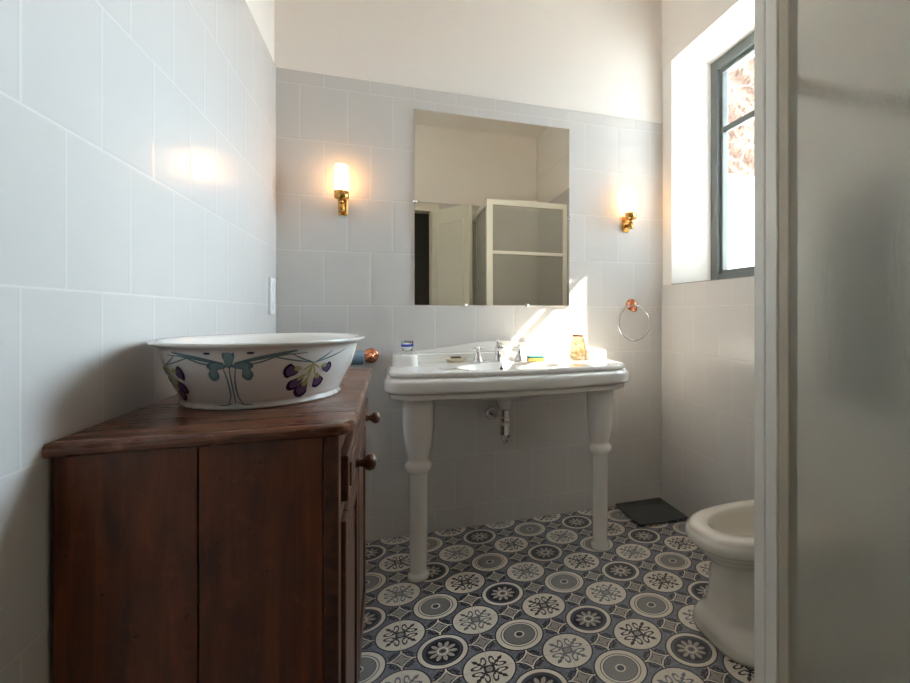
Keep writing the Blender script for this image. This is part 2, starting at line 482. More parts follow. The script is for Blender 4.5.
# ------------------------------------------------------------------ outside
b = bm_new()
def rubble(P0, P1, z0, z1, nrm, n1, n2):
    g = []
    for i in range(n1+1):
        col = []
        for k in range(n2+1):
            u = i/n1; p = Vector(P0).lerp(Vector(P1), u); zz = z0+(z1-z0)*k/n2; q = p.x+p.y
            d = .045*math.sin(q*11+math.sin(zz*8)*2)*math.sin(zz*13+q*3)+.025*random.random()
            if i in (0, n1) or k == n2: d = 0
            col.append(b.verts.new((p.x+nrm[0]*d, p.y+nrm[1]*d, zz)))
        g.append(col)
    for i in range(n1):
        for k in range(n2): b.faces.new((g[i][k], g[i+1][k], g[i+1][k+1], g[i][k+1]))
rubble((1.86, 3.40), (3.0, 3.40), -.6, 3.75, (0, -1), 60, 150)
add_box(b, 1.86, 3.0, 3.41, 6.4, -.6, 3.75)
add_box(b, 1.86, 3.0, 3.36, 6.4, 3.75, 3.85)
o = obj('stone_building', b, M['stone'], recalc=False); tag(o, 'sunlit pinkish rubble stone building outside beyond the window', 'building')
b = bm_new(); add_box(b, 1.86, 3.0, 3.02, 3.26, -.6, 2.10); add_box(b, 1.86, 3.0, 2.99, 3.29, 2.10, 2.14)
o = obj('garden_wall', b, M['render'], bevel=.01); tag(o, 'bright white rendered wall outside the lower window pane', 'wall')
b = bm_new(); add_box(b, 1.845, 2.60, -2.5, 3.2, 3.036, 3.15)  # unseen overhang added so its edge narrows the sun stripe from the upper pane
struct('added_eave', b, M['render'])
b = bm_new(); add_box(b, 2.08, 40, -20, 30, -.8, -.6); struct('ground', b, M['render'])

# ------------------------------------------------------------------ dresser
DX0, DX1, DY0, DY1, DZ = -.479, -.084, .948, 1.855, .884
dr = thing('dresser', 'dark wooden dresser with a worn top standing against the left wall', 'dresser', (-.28, 1.4, 0))
b = bm_new()
add_box(b, DX0, DX1-.022, DY0, DY1, .05, DZ)
obj('carcass', b, M['woodside'], dr, bevel=.002)
# side boards: two planks with a seam, and a corner stile
b = bm_new()
add_box(b, DX0, -.2955, DY0-.008, DY0, .03, DZ); add_box(b, -.2935, DX1-.026, DY0-.008, DY0, .03, DZ)
obj('side_panel', b, M['woodside'], dr, bevel=.0015)
b = bm_new()
add_box(b, DX1-.025, DX1, DY0-.010, DY0+.035, .0, DZ); add_box(b, DX1-.025, DX1, DY1-.035, DY1+.004, .0, DZ)
add_box(b, DX1-.022, DX1, DY0+.035, DY1-.035, .845, DZ); add_box(b, DX1-.022, DX1, DY0+.035, DY1-.035, .715, .740)
add_box(b, DX1-.022, DX1, DY0+.035, DY1-.035, .05, .10); add_box(b, DX1-.022, DX1, 1.385, 1.418, .10, .715)
obj('front_frame', b, M['woodface'], dr, bevel=.003)
for y in (DY0, DY1-.04):
    b = bm_new(); add_box(b, DX0, DX0+.04, y, y+.04, 0, .05); obj('foot', b, M['woodside'], dr)
# top board with a worn rounded edge
b = bm_new()
out = [(-.4865, .928), (-.10, .928), (-.075, .934), (-.062, .948), (-.058, .97), (-.058, 1.872), (-.4865, 1.872)]
def inset(p, d):
    cx, cy = -.27, 1.4
    r = []
    for x, y in p:
        nx_ = x - (d if x > -.25 else 0); ny_ = y + (d if y < cy else -d)
        r.append((nx_, ny_))
    return r
loops = []
for d, z in ((.006, .883), (.001, .887), (0, .893), (.001, .900), (.006, .9045)):
    loops.append([(x, y, z) for x, y in inset(out, d)])
add_loft(b, loops, smooth=False)
top = obj('top', b, M['woodtop'], dr, bevel=.0015)
# the scratch and the split in the top
M['scratch'] = pmat('bare_wood_scratch', srgb(170, 120, 90), .6)
for (x0, y0, x1, y1) in ((-.150, 1.02, -.142, 1.16), (-.30, .96, -.296, 1.05)):
    b = bm_new(); add_prism(b, [(x0, y0), (x0+.0016, y0), (x1+.001, y1), (x1, y1)], 'z', .9040, .9049)
    obj('scratch', b, M['scratch'], top)
# drawer
b = bm_new(); add_box(b, DX1-.02, DX1+.012, DY0+.043, DY1-.043, .746, .832, bev=.004)
add_box(b, DX1+.010, DX1+.016, DY0+.07, DY1-.07, .766, .812, bev=.002)
drw = obj('drawer', b, M['woodface'], dr)
for y in (1.14, 1.62):
    b = bm_new(); add_lathe(b, [(0, 0), (.011, 0), (.010, .006), (.0075, .012), (.009, .018), (.016, .026), (.0185, .033), (.016, .041), (.009, .0455), (0, .046)], (DX1+.012, y, .774), 24, 'x')
    obj('knob', b, M['woodknob'], drw)
# doors
for y0, y1 in ((DY0+.043, 1.383), (1.42, DY1-.043)):
    b = bm_new()
    add_box(b, DX1-.018, DX1+.008, y0, y0+.055, .104, .71); add_box(b, DX1-.018, DX1+.008, y1-.055, y1, .104, .71)
    add_box(b, DX1-.018, DX1+.008, y0+.055, y1-.055, .104, .165); add_box(b, DX1-.018, DX1+.008, y0+.055, y1-.055, .65, .71)
    d = obj('door', b, M['woodface'], dr, bevel=.004)
    b = bm_new(); add_box(b, DX1-.014, DX1-.004, y0+.05, y1-.05, .16, .655); add_box(b, DX1-.006, DX1+.004, y0+.085, y1-.085, .195, .62, bev=.004)
    obj('door_panel', b, M['woodface'], d)

# ------------------------------------------------------------------ flowered basin on the dresser
BZ0, BZ1 = .905, 1.045
bx, by0, by1 = (-.277, -.265), 1.318, 1.29
prof = [(0, .0), (.06, .085), (.16, .19), (.30, .37), (.45, .56), (.60, .73), (.75, .86), (.88, .94), (.955, .985)]
def bowl(t, v, off=0.0):
    """point on the outside of the basin; v 0 base .. 1 under the lip"""
    k = 0
    for (v0, k0), (v1, k1) in zip(prof, prof[1:]):
        if v0 <= v <= v1: k = k0+(k1-k0)*(v-v0)/(v1-v0); break
    if v > prof[-1][0]: k = .985
    a = .156+(.193-.156)*k; bb = .178+(.243-.178)*k
    xc = bx[0]+(bx[1]-bx[0])*k; yc = by0+(by1-by0)*k
    a += off; bb += off
    return Vector((xc+a*math.cos(t), yc+bb*math.sin(t), BZ0+.004+v*(BZ1-.016-BZ0)))
NS = 96
b = bm_new()
loops = []
def ring(a, bb, xc, yc, z, wob=0):
    return [(xc+(a+wob*math.cos(t*34))*math.cos(t), yc+(bb+wob*math.cos(t*34))*math.sin(t), z) for t in [2*PI*k/NS for k in range(NS)]]
loops.append(ring(.150, .172, bx[0], by0, BZ0)); loops.append(ring(.160, .182, bx[0], by0, BZ0+.001, .0012))
loops.append(ring(.162, .184, bx[0], by0, BZ0+.006, .0020)); loops.append(ring(.1585, .1805, bx[0], by0, BZ0+.0115, .0015))
for v in [.1+.85*i/14 for i in range(15)]:
    loops.append([tuple(bowl(2*PI*k/NS, v)) for k in range(NS)])
xc, yc = bx[1], by1
loops += [ring(.196, .247, xc, yc, BZ1-.013), ring(.206, .262, xc, yc, BZ1-.009), ring(.210, .269, xc, yc, BZ1-.005), ring(.2105, .270, xc, yc, BZ1-.002), ring(.208, .267, xc, yc, BZ1),
          ring(.198, .255, xc, yc, BZ1-.001), ring(.187, .240, xc, yc, BZ1-.010), ring(.178, .228, xc, yc, BZ1-.03), ring(.163, .21, xc, yc, BZ1-.07), ring(.135, .17, xc, yc+.01, BZ1-.11), ring(.08, .1, xc, yc+.02, BZ1-.126), ring(.01, .012, xc, yc+.02, BZ1-.128)]
add_loft(b, loops)
# painted decoration: flat shapes wrapped on the outside, drawn in (angle, height)
def wrap(poly, mi, off=.0006):
    """poly: (t, v) outline, fan-filled on the bowl"""
    ct = sum(p[0] for p in poly)/len(poly); cv = sum(p[1] for p in poly)/len(poly)
    c = b.verts.new(bowl(ct, cv, off)); vs = [b.verts.new(bowl(t, v, off)) for t, v in poly]
    ms = [b.verts.new(bowl((t+ct)/2, (v+cv)/2, off)) for t, v in poly]
    n = len(vs)
    for i in range(n):
        j = (i+1) % n
        for f in (b.faces.new((c, ms[i], ms[j])), b.faces.new((ms[i], vs[i], vs[j], ms[j]))):
            f.material_index = mi; f.smooth = True
def spt(S):     # catmull-rom through points
    out_ = []
    P_ = [S[0]]+list(S)+[S[-1]]
    for i in range(1, len(P_)-2):
        for k in range(6):
            u = k/6; p0, p1, p2, p3 = P_[i-1:i+3]
            out_.append(tuple(.5*((2*p1[d])+(-p0[d]+p2[d])*u+(2*p0[d]-5*p1[d]+4*p2[d]-p3[d])*u*u+(-p0[d]+3*p1[d]-3*p2[d]+p3[d])*u**3) for d in (0, 1)))
    out_.append(S[-1]); return out_
KT = .21/.135                 # metres per radian against metres per unit height, roughly
def strokev(S, w, mi, off=.0008, taper=True):
    S = spt(S); n = len(S); Lr = []
    for i, (t, v) in enumerate(S):
        t0, v0 = S[max(i-1, 0)]; t1, v1 = S[min(i+1, n-1)]
        dx, dy = (t1-t0)*KT, v1-v0; l = math.hypot(dx, dy) or 1
        ww = w*(.35+.65*math.sin(PI*min(max(i/(n-1), .06), .94))) if taper else w
        Lr.append(((t-dy/l*ww/KT, v+dx/l*ww), (t+dy/l*ww/KT, v-dx/l*ww)))
    vs = [(b.verts.new(bowl(a_[0], a_[1], off)), b.verts.new(bowl(c_[0], c_[1], off))) for a_, c_ in Lr]
    for p_, q_ in zip(vs, vs[1:]):
        f = b.faces.new((p_[0], p_[1], q_[1], q_[0])); f.material_index = mi; f.smooth = True
def petal(t, v, ang, ln, wd, mi, mi2, off=.0006):
    pts = []
    for k in range(18):
        a = 2*PI*k/18; u = math.cos(a)*.5+.5; w = math.sin(a)*wd*(.55+.6*u)*(1+.10*math.cos(a*5))
        x_ = u*ln; pts.append((t+(x_*math.cos(ang)-w*math.sin(ang))/KT, v+x_*math.sin(ang)+w*math.cos(ang)))
    wrap(pts, mi, off)
    pts = [(t+(p[0]-t)*.72+math.cos(ang)*ln*.08/KT, v+(p[1]-v)*.72+math.sin(ang)*ln*.08) for p in pts]
    wrap(pts, mi2, off+.0004)
def iris(t0, s=1):
    # hanging spray of irises: stems arching from the rim, five blooms
    V, G, Y, D = 1, 2, 3, 4
    for d in (-.30, -.15, .14, .28): strokev([(t0+d*1.55*s, .90), (t0+d*.8*s, .80), (t0+.01*s, .72)], .012, G)
    for (dt, dv, ang, ln, wd) in ((-.10, .60, PI*.94, .20, .075), (-.055, .50, PI*1.22, .27, .06), (-.03, .42, PI*1.42, .26, .08), (.045, .50, PI*1.68, .22, .07), (.085, .62, PI*1.95+.2, .16, .06)):
        strokev([(t0, .72), (t0+dt*s*.6, (dv+.68)/2), (t0+dt*s, dv)], .016, Y)
        a_ = ang if s > 0 else PI-ang
        petal(t0+dt*1.5*s, dv-.02, a_, ln*1.2, wd*1.75, D, V)
        petal(t0+dt*1.2*s, dv+.03, a_, ln*.6, wd*.7, Y, Y, .0018)
def tree(t0):
    G = 2
    for d in (-.035, 0, .035): strokev([(t0+d*2.4, .07), (t0+d*1.1, .22), (t0+d*1.0, .5), (t0+d*1.8, .76)], .013, G)
    strokev([(t0-.03, .10), (t0-.10, .055), (t0-.2, .05)], .009, G); strokev([(t0+.03, .10), (t0+.10, .055), (t0+.2, .05)], .009, G)
    petal(t0, .70, PI*.5, .32, .09, 2, 5)
    for s in (-1, 1):
        petal(t0+.02*s, .74, PI*.5-s*PI*.5, .30, .075, 2, 5)
        petal(t0+.14*s, .76, -PI*.5+s*.15, .27, .085, 2, 5)
        strokev([(t0+.05*s, .78), (t0+.22*s, .84), (t0+.42*s, .90), (t0+.60*s, .95)], .030, 2)
        strokev([(t0+.05*s, .76), (t0+.25*s, .78), (t0+.45*s, .88), (t0+.7*s, .90)], .012, G)
        wrap([(t0+.19*s+.035*math.cos(a), .94+.02*math.sin(a)) for a in [2*PI*k/10 for k in range(10)]], 6)
for base in (0, PI):
    iris(base-.88); tree(base-1.66)
iris(-2.46, -1); iris(PI-2.46, -1)
for k in range(40):            # rim flecks
    if k % 5 in (0, 1):
        t = 2*PI*k/40
        p = [(xc+(.2035+.004*math.cos(a))*math.cos(t+.016*math.sin(a)), yc+(.2615+.004*math.cos(a))*math.sin(t+.016*math.sin(a)), BZ1+.0006) for a in [2*PI*j/8 for j in range(8)]]
        f = b.faces.new([b.verts.new(q) for q in p]); f.material_index = 2
bw = obj('flowered_basin', b, [M['ceramic'], pmat('violet_glaze', srgb(112, 90, 132), .15, var=.2, scale=60), pmat('sage_blue_glaze', srgb(104, 130, 136), .15, var=.15, scale=60),
     pmat('olive_yellow_glaze', srgb(186, 180, 128), .15), pmat('deep_purple_glaze', srgb(62, 42, 78), .15, var=.35, scale=90), pmat('teal_grey_glaze', srgb(132, 162, 164), .15, var=.15, scale=50), pmat('dark_green_glaze', srgb(60, 72, 70), .15)], recalc=False)
tag(bw, 'oval white ceramic basin painted with purple irises on the dresser', 'basin')

# ------------------------------------------------------------------ console washbasin
SX0, SX1 = -.020, 1.076; SC = (SX0+SX1)/2; STOP = .866
sink = thing('console_washbasin', 'white ceramic console washbasin on two turned legs under the mirror', 'sink', (SC, 2.2, 0))
def contour(d):
    """outline at inset d: rounded front corners, bowed front"""
    pts = []
    x0, x1, yb = SX0+d, SX1-d, YB-.002
    hw = (x1-x0)/2
    R_ = .105-d*.5
    def yf(x):
        u = (x-SC)/hw
        return 2.0+d - .060*max(0, 1-abs(u)**2.2)
    pts.append((x0, yb))
    for k in range(1, 9): pts.append((x0, yb+(yf(x0)+R_-yb)*k/9))
    for k in range(9):
        a = PI+PI/2*k/8
        pts.append((x0+R_+R_*math.cos(a), yf(x0+R_)+.010+R_+R_*math.sin(a)-.010*(k/8)))
    for k in range(1, 24):
        x = x0+R_+(x1-x0-2*R_)*k/24; pts.append((x, yf(x)))
    for k in range(9):
        a = PI*1.5+PI/2*k/8
        pts.append((x1-R_+R_*math.cos(a), yf(x1-R_)+R_+R_*math.sin(a)+.010*(k/8)))
    for k in range(8, 0, -1): pts.append((x1, yb+(yf(x1)+R_-yb)*k/9))
    pts.append((x1, yb))
    for k in range(1, 16): pts.append((x1+(x0-x1)*k/16, yb))
    return pts
OC = (.512, 2.125); OA, OB = .228, .142
def ell(d, a, bb, z, cy=0):
    """ellipse loop matched to the contour points by direction"""
    out_ = []
    for x, y in contour(d):
        t = math.atan2((y-OC[1])/bb, (x-OC[0])/a); out_.append((OC[0]+a*math.cos(t), OC[1]+cy+bb*math.sin(t), z))
    return out_
b = bm_new()
loops = [ell(.03, .03, .03, .655, .10), ell(.03, .046, .046, .700, .10), ell(.03, .11, .09, .712, .07), ell(.03, .21, .135, .735, .03), ell(.03, .26, .165, .752, .02)]
for d, z in ((.034, .7525), (.026, .753), (.0195, .757), (.018, .762), (.018, .770), (.0195, .774), (.026, .776), (.030, .777), (.030, .779), (.026, .780), (.008, .7815), (.0025, .784), (0, .790), (0, .796), (0, .820), (.0015, .828), (.006, .8345), (.012, .838), (.020, .8395), (.0265, .8405), (.0265, .843), (.021, .845), (.0175, .848), (.017, .851), (.017, .856), (.0185, .8605), (.0225, .864), (.029, STOP), (.032, STOP)):
    loops.append([(x, y, z) for x, y in contour(d)])
loops += [[(p[0]*.45+q[0]*.55, p[1]*.45+q[1]*.55, STOP) for p, q in zip([(x, y) for x, y in contour(.032)], ell(.03, OA+.02, OB+.02, 0))],
          ell(.03, OA+.014, OB+.014, STOP), ell(.03, OA+.004, OB+.004, STOP-.0015), ell(.03, OA, OB, STOP-.006), ell(.03, OA-.012, OB-.010, STOP-.03),
          ell(.03, OA-.035, OB-.03, STOP-.07), ell(.03, OA-.09, OB-.065, STOP-.105), ell(.03, .06, .04, STOP-.125), ell(.03, .02, .02, STOP-.128)]
add_loft(b, loops)
obj('basin', b, M['ceramic'], sink)
# raised gallery: back ledge, corner shelves and a curved upstand
b = bm_new()
def rise(x): 
    u = (x-SC)/(SX1-SX0-.06)*2
    return .914+.044*(.5+.5*math.cos(PI*min(1, abs(u)/.93)))**1.2
x0, x1 = SX0+.03, SX1-.03
add_box(b, x0+.005, x1-.005, 2.405, YB-.003, STOP-.003, .906, bev=.006)
for xa, xb in ((x0, x0+.115), (x1-.115, x1)):
    pl = []
    for (cx_, cy_, a0) in ((xb-.02, YB-.005-.02, 0), (xa+.02, YB-.005-.02, PI/2), (xa+.035, 2.225+.035, PI), (xb-.035, 2.225+.035, PI*1.5)):
        R_ = .02 if cy_ > 2.4 else .035
        for k in range(6): pl.append((cx_+R_*math.cos(a0+PI/2*k/5), cy_+R_*math.sin(a0+PI/2*k/5)))
    cxm = sum(p[0] for p in pl)/len(pl); cym = sum(p[1] for p in pl)/len(pl)
    sc = lambda f: [(cxm+(p[0]-cxm)*f, cym+(p[1]-cym)*(1-(1-f)*.45)) for p in pl]
    add_loft(b, [[(x, y, z) for x, y in sc(f)] for f, z in ((1.06, STOP-.003), (1.0, STOP+.006), (.985, .902), (.965, .911), (.92, .916), (.8, .917))])
pl = [(x0+.004, STOP)]+[(x0+.004+(x1-x0-.008)*k/40, rise(x0+.004+(x1-x0-.008)*k/40)) for k in range(41)]+[(x1-.004, STOP)]
add_prism(b, pl, 'y', 2.484, YB-.003)
obj('gallery', b, M['ceramic'], sink, bevel=.005)
for lx in (.116, .941):
    b = bm_new()
    pf = [(0, 0), (.040, 0), (.044, .004), (.0445, .016), (.042, .024), (.036, .028), (.0345, .036), (.035, .05), (.0375, .25), (.0395, .432), (.043, .440), (.046, .444), (.052, .452), (.0555, .462), (.0560, .470), (.053, .480), (.046, .488), (.043, .494), (.0445, .502),
          (.050, .525), (.0565, .56), (.0605, .60), (.0620, .65), (.0625, .70), (.0625, .760)]
    add_lathe(b, pf, (lx, 2.098, 0), 40)
    obj('leg', b, M['ceramic'], sink)
# overflow hole, drain
b = bm_new(); add_lathe(b, [(0, -.003), (.011, -.003), (.011, 0), (.0085, .001), (.0085, -.001), (0, -.001)], (.503, OC[1]+OB-.010, STOP-.025), 20, 'y'); obj('overflow', b, M['chrome'], sink)
b = bm_new(); add_lathe(b, [(0, 0), (.0082, 0), (.0082, .003), (0, .003)], (.503, OC[1]+OB-.0145, STOP-.025), 20, 'y'); obj('overflow_hole', b, M['dark'], sink)
# chrome bottle trap under the bowl
tx, ty = .512, 2.225
b = bm_new()
add_lathe(b, [(0, .660), (.022, .660), (.024, .654), (.019, .648), (.019, .618), (.0235, .614), (.0235, .600), (.019, .596), (.022, .590), (.0265, .580), (.0265, .535), (.021, .520), (.015, .510), (.012, .498), (.006, .492), (0, .491)], (tx, ty, 0), 10, smooth=False)
add_tube(b, [(tx, ty+.005, .612), (tx, ty+.05, .610), (tx+.005, ty+.13, .590), (tx-.004, YB-.02, .578)], .0145, 14)
add_lathe(b, [(0, 0), (.034, 0), (.032, -.012), (.016, -.020), (0, -.020)], (tx-.004, YB-.0015, .578), 24, 'y')
obj('drain_trap', b, M['chrome'], sink)
# taps
def tap(x, y):
    b = bm_new()
    add_lathe(b, [(0, 0), (.027, 0), (.027, .004), (.023, .010), (.018, .024), (.011, .040), (.008, .052), (.011, .056), (.008, .060), (0, .060)], (x, y, STOP), 24)
    t = obj('tap', b, M['chrome'], sink)
    b = bm_new(); add_lathe(b, [(0, .058), (.010, .058), (.0125, .064), (.010, .072), (.005, .077), (0, .078)], (x, y, STOP), 20)
    for k in range(4):
        a = PI*.25+.35+k*PI/2; dx, dy = math.cos(a), math.sin(a)
        add_tube(b, [(x+dx*.006, y+dy*.006, STOP+.066), (x+dx*.021, y+dy*.021, STOP+.067), (x+dx*.026, y+dy*.026, STOP+.067), (x+dx*.031, y+dy*.031, STOP+.067)], [.0032, .0036, .0066, .002], 10)
    obj('cross_handle', b, M['chrome'], t)
tap(.404, 2.335); tap(.607, 2.325)
b = bm_new()
sx, sy = .506, 2.345
add_lathe(b, [(0, 0), (.024, 0), (.024, .004), (.019, .010), (.0165, .03), (.0155, .05)], (sx, sy, STOP), 24)
add_tube(b, [(sx, sy, STOP+.045), (sx, sy-.004, STOP+.068), (sx, sy-.022, STOP+.082), (sx, sy-.05, STOP+.084), (sx, sy-.075, STOP+.076), (sx, sy-.085, STOP+.062)], [.0155, .0165, .0155, .0125, .0115, .0125], 16)
add_lathe(b, [(0, .07), (.006, .07), (.006, .09), (.010, .094), (.009, .102), (0, .104)], (sx-.004, sy+.006, STOP), 14)
obj('spout', b, M['chrome'], sink)

# things on the washbasin
b = bm_new()
L0 = lambda a, bb, z: [(.305+a*math.cos(2*PI*k/32), 2.362+bb*math.sin(2*PI*k/32), z) for k in range(32)]
add_loft(b, [L0(.030, .022, STOP+.001), L0(.036, .026, STOP+.003), L0(.051, .034, STOP+.016), L0(.055, .036, STOP+.020), L0(.052, .034, STOP+.0205), L0(.044, .031, STOP+.014), L0(.03, .02, STOP+.008), L0(.005, .004, STOP+.007)])
tag(obj('soap_dish', b, pmat('cream_dish_glaze', srgb(226, 212, 188), .2)), 'small oval cream soap dish left of the taps', 'soap dish')
b = bm_new(); add_box(b, .280, .328, 2.347, 2.377, STOP+.0115, STOP+.028, bev=.006)
tag(obj('soap_bar', b, M['soap']), 'worn olive brown soap bar lying in the soap dish', 'soap')
b = bm_new(); add_box(b, -.040, .040, -.024, .024, 0, .020, bev=.004)
sp = thing('sponge', 'yellow sponge with a teal scouring side beside the right tap', 'sponge', (.672, 2.262, STOP+.001))
for nm, z0, z1, m_ in (('sponge_foam', 0, .018, M['sponge']), ('scouring_pad', .018, .026, M['scour'])):
    bb_ = bm_new(); add_box(bb_, -.040, .040, -.025, .025, z0, z1, bev=.003)
    o = obj(nm, bb_, m_); o.parent = sp
b.free(); sp.rotation_euler = (0, 0, -.12)
# ribbed amber glass
b = bm_new()
vx, vy = .893, 2.262
def rib(r, z, w): return [(vx+(r+w*math.cos(9*t+z*30))*math.cos(t), vy+(r+w*math.cos(9*t+z*30))*math.sin(t), z) for t in [2*PI*k/72 for k in range(72)]]
lp = [rib(.026, STOP+.0015, .0), rib(.036, STOP+.003, .001), rib(.041, STOP+.018, .002), rib(.0425, STOP+.045, .0025), rib(.039, STOP+.075, .0025), rib(.032, STOP+.100, .0018), rib(.026, STOP+.118, .001), rib(.0255, STOP+.122, .0),
      rib(.0225, STOP+.122, 0), rib(.023, STOP+.117, 0), rib(.029, STOP+.099, .0015), rib(.036, STOP+.074, .002), rib(.0385, STOP+.045, .002), rib(.037, STOP+.02, .001), rib(.02, STOP+.009, 0)]
add_loft(b, lp)
o = obj('amber_vase', b, M['amber']); tag(o, 'ribbed amber glass vase on the right of the washbasin', 'vase')
b = bm_new(); add_lathe(b, [(.0262, .1175), (.0275, .119), (.0275, .1245), (.0258, .126), (.0225, .1255), (.0222, .1228), (.0248, .1222), (.0250, .118)], (vx, vy, STOP+.001), 40, caps=False); 
r_ = obj('vase_rim', b, pmat('brown_glass_lip', srgb(120, 84, 58), .2), None); r_.parent = o
# small tumbler with a cobalt band
gx, gy, gz = .082, 2.40, .9175
g = thing('tumbler', 'small clear glass with a cobalt blue band on the left sink shelf', 'glass', (gx, gy, gz))
b = bm_new(); add_lathe(b, [(0, .0003), (.022, .0003), (.024, .004), (.027, .030), (.0285, .052), (.0265, .052), (.025, .030), (.022, .007), (0, .006)], (gx, gy, gz), 32); obj('glass_body', b, M['clear'], g)
b = bm_new(); add_lathe(b, [(.0275, .026), (.0283, .026), (.0292, .038), (.0284, .038)], (gx, gy, gz), 32, caps=False); o = obj('blue_band', b, M['bluedeco'], g); o['label'] = 'cobalt blue band'

# ------------------------------------------------------------------ mirror
mx0, mx1, mz0, mz1 = .120, .941, 1.142, 2.115
mr = thing('wall_mirror', 'frameless rectangular wall mirror held by small clips above the washbasin', 'mirror', (.53, YB-.006, 1.142))
b = bm_new(); add_box(b, mx0, mx1, YB-.006, YB-.001, mz0, mz1); obj('mirror_glass', b, M['mirror'], mr)
b = bm_new(); add_box(b, mx0+.02, mx1-.02, YB-.001, YB, mz0+.02, mz1-.02); obj('mirror_back', b, M['slot'], mr)
for cx_, cz_ in ((mx0, 1.655), (mx1, 1.62), (.37, mz0), (.70, mz0)):
    b = bm_new(); add_lathe(b, [(0, 0), (.010, 0), (.010, -.012), (.008, -.016), (0, -.017)], (cx_, YB, cz_), 20, 'y'); obj('mirror_clip', b, M['chrome'], mr)

# ------------------------------------------------------------------ wall sconces
def sconce(x, label):
    y = YB-.070
    t = thing('wall_sconce', label, 'wall lamp', (x, YB, 1.58), 'brass sconces either side of the mirror')
    b = bm_new(); add_box(b, x-.020, x+.020, YB-.012, YB, 1.565, 1.655, bev=.004); obj('backplate', b, M['brass'], t)
    b = bm_new(); add_tube(b, [(x, YB-.010, 1.600), (x, YB-.045, 1.596), (x, y, 1.602), (x, y, 1.635)], .0085, 14)
    add_lathe(b, [(0, 1.574), (.012, 1.574), (.014, 1.582), (.012, 1.612), (0, 1.614)], (x, y, 0), 20); obj('arm', b, M['brass'], t)
    b = bm_new(); add_lathe(b, [(0, 1.626), (.020, 1.626), (.031, 1.632), (.0325, 1.640), (.0325, 1.664), (.0305, 1.664), (.0305, 1.640), (0, 1.638)], (x, y, 0), 32); obj('cup', b, M['brass'], t)
    b = bm_new(); add_lathe(b, [(0, 1.642), (.0285, 1.642), (.0285, 1.780), (.0265, 1.784), (0, 1.784)], (x, y, 0), 32); obj('lamp_shade', b, M['opal'], t)
sconce(-.207, 'lit brass wall sconce with opal glass left of the mirror')
sconce(1.285, 'lit brass wall sconce with opal glass right of the mirror')

# ------------------------------------------------------------------ towel ring, roll holder, socket
t = thing('towel_ring', 'chrome towel ring on a copper rosette by the right corner', 'towel ring', (1.325, YB, 1.155))
b = bm_new(); add_lathe(b, [(0, 0), (.034, 0), (.034, -.004), (.030, -.012), (.020, -.018), (.016, -.036), (.019, -.044), (.012, -.050), (0, -.051)], (1.325, YB, 1.150), 32, 'y')
add_lathe(b, [(0, -.020), (.012, -.018), (.017, -.008), (.017, .008), (.012, .018), (0, .020)], (1.325, YB-.036, 1.128), 20, 'z')
obj('rosette', b, M['copper'], t)
b = bm_new(); R_ = .100; an = -.42
add_tube(b, [(1.318+R_*math.cos(a)*math.cos(an), YB-.050+R_*math.cos(a)*math.sin(an)*.35, 1.045+R_*math.sin(a)) for a in [2*PI*k/56 for k in range(56)]], .0042, 10, True)
obj('ring', b, M['chrome'], t)
t = thing('roll_holder', 'copper rosette holder low on the back wall beyond the dresser', 'holder', (-.082, YB, .895))
b = bm_new(); add_lathe(b, [(0, 0), (.036, 0), (.036, -.005), (.030, -.012), (.022, -.014), (.016, -.020), (.014, -.052), (0, -.053)], (-.082, YB, .895), 32, 'y'); obj('rosette', b, M['copper'], t)
b = bm_new(); add_tube(b, [(-.082, YB-.046, .895), (-.100, YB-.060, .893), (-.13, YB-.062, .892), (-.29, YB-.062, .892)], .006, 12); obj('bar', b, M['copper'], t)
b = bm_new(); pr_ = [(.008, -.260), (.031, -.260), (.033, -.256), (.0335, -.2), (.033, -.114), (.030, -.110), (.008, -.110)]
add_lathe(b, pr_, (0, YB-.062, .892), 28, 'x', caps=False); 
tag(obj('cloth_roll', b, M['bluecloth']), 'blue-grey cloth roll on the copper holder behind the flowered basin', 'cloth roll')
sk = thing('wall_socket', 'white double wall socket on the left wall near the corner', 'socket', (XL, 2.41, 1.175))
b = bm_new(); add_box(b, XL, XL+.010, 2.365, 2.455, 1.095, 1.255, bev=.003); obj('socket_plate', b, M['white'], sk)
for z in (1.135, 1.215):
    b = bm_new(); add_lathe(b, [(0, .006), (.022, .006), (.022, .0135), (.019, .0135), (.018, .009), (0, .009)], (XL, 2.41, z), 28, 'x'); s_ = obj('socket', b, M['white'], sk)
    b = bm_new()
    for dy in (-.009, .009): add_lathe(b, [(0, .0085), (.003, .0085), (.003, .0098), (0, .0098)], (XL, 2.41+dy, z), 12, 'x')
    o = obj('socket_holes', b, M['dark']); o.parent = s_

# ------------------------------------------------------------------ bathroom scale
s_ = thing('bathroom_scale', 'square black glass bathroom scale on the floor in the right corner', 'scale', (1.355, 2.35, 0))
b = bm_new(); add_box(b, 1.212, 1.500, 2.205, 2.495, .012, .022, bev=.003); obj('platform', b, M['scaleglass'], s_)
b = bm_new(); add_box(b, 1.327, 1.387, 2.435, 2.462, .0217, .0226); obj('display', b, M['lcd'], s_)
for x in (1.24, 1.47):
    for y in (2.235, 2.465):
        b = bm_new(); add_lathe(b, [(0, 0), (.012, 0), (.014, .012), (0, .012)], (x, y, 0), 16); obj('foot', b, M['dark'], s_)

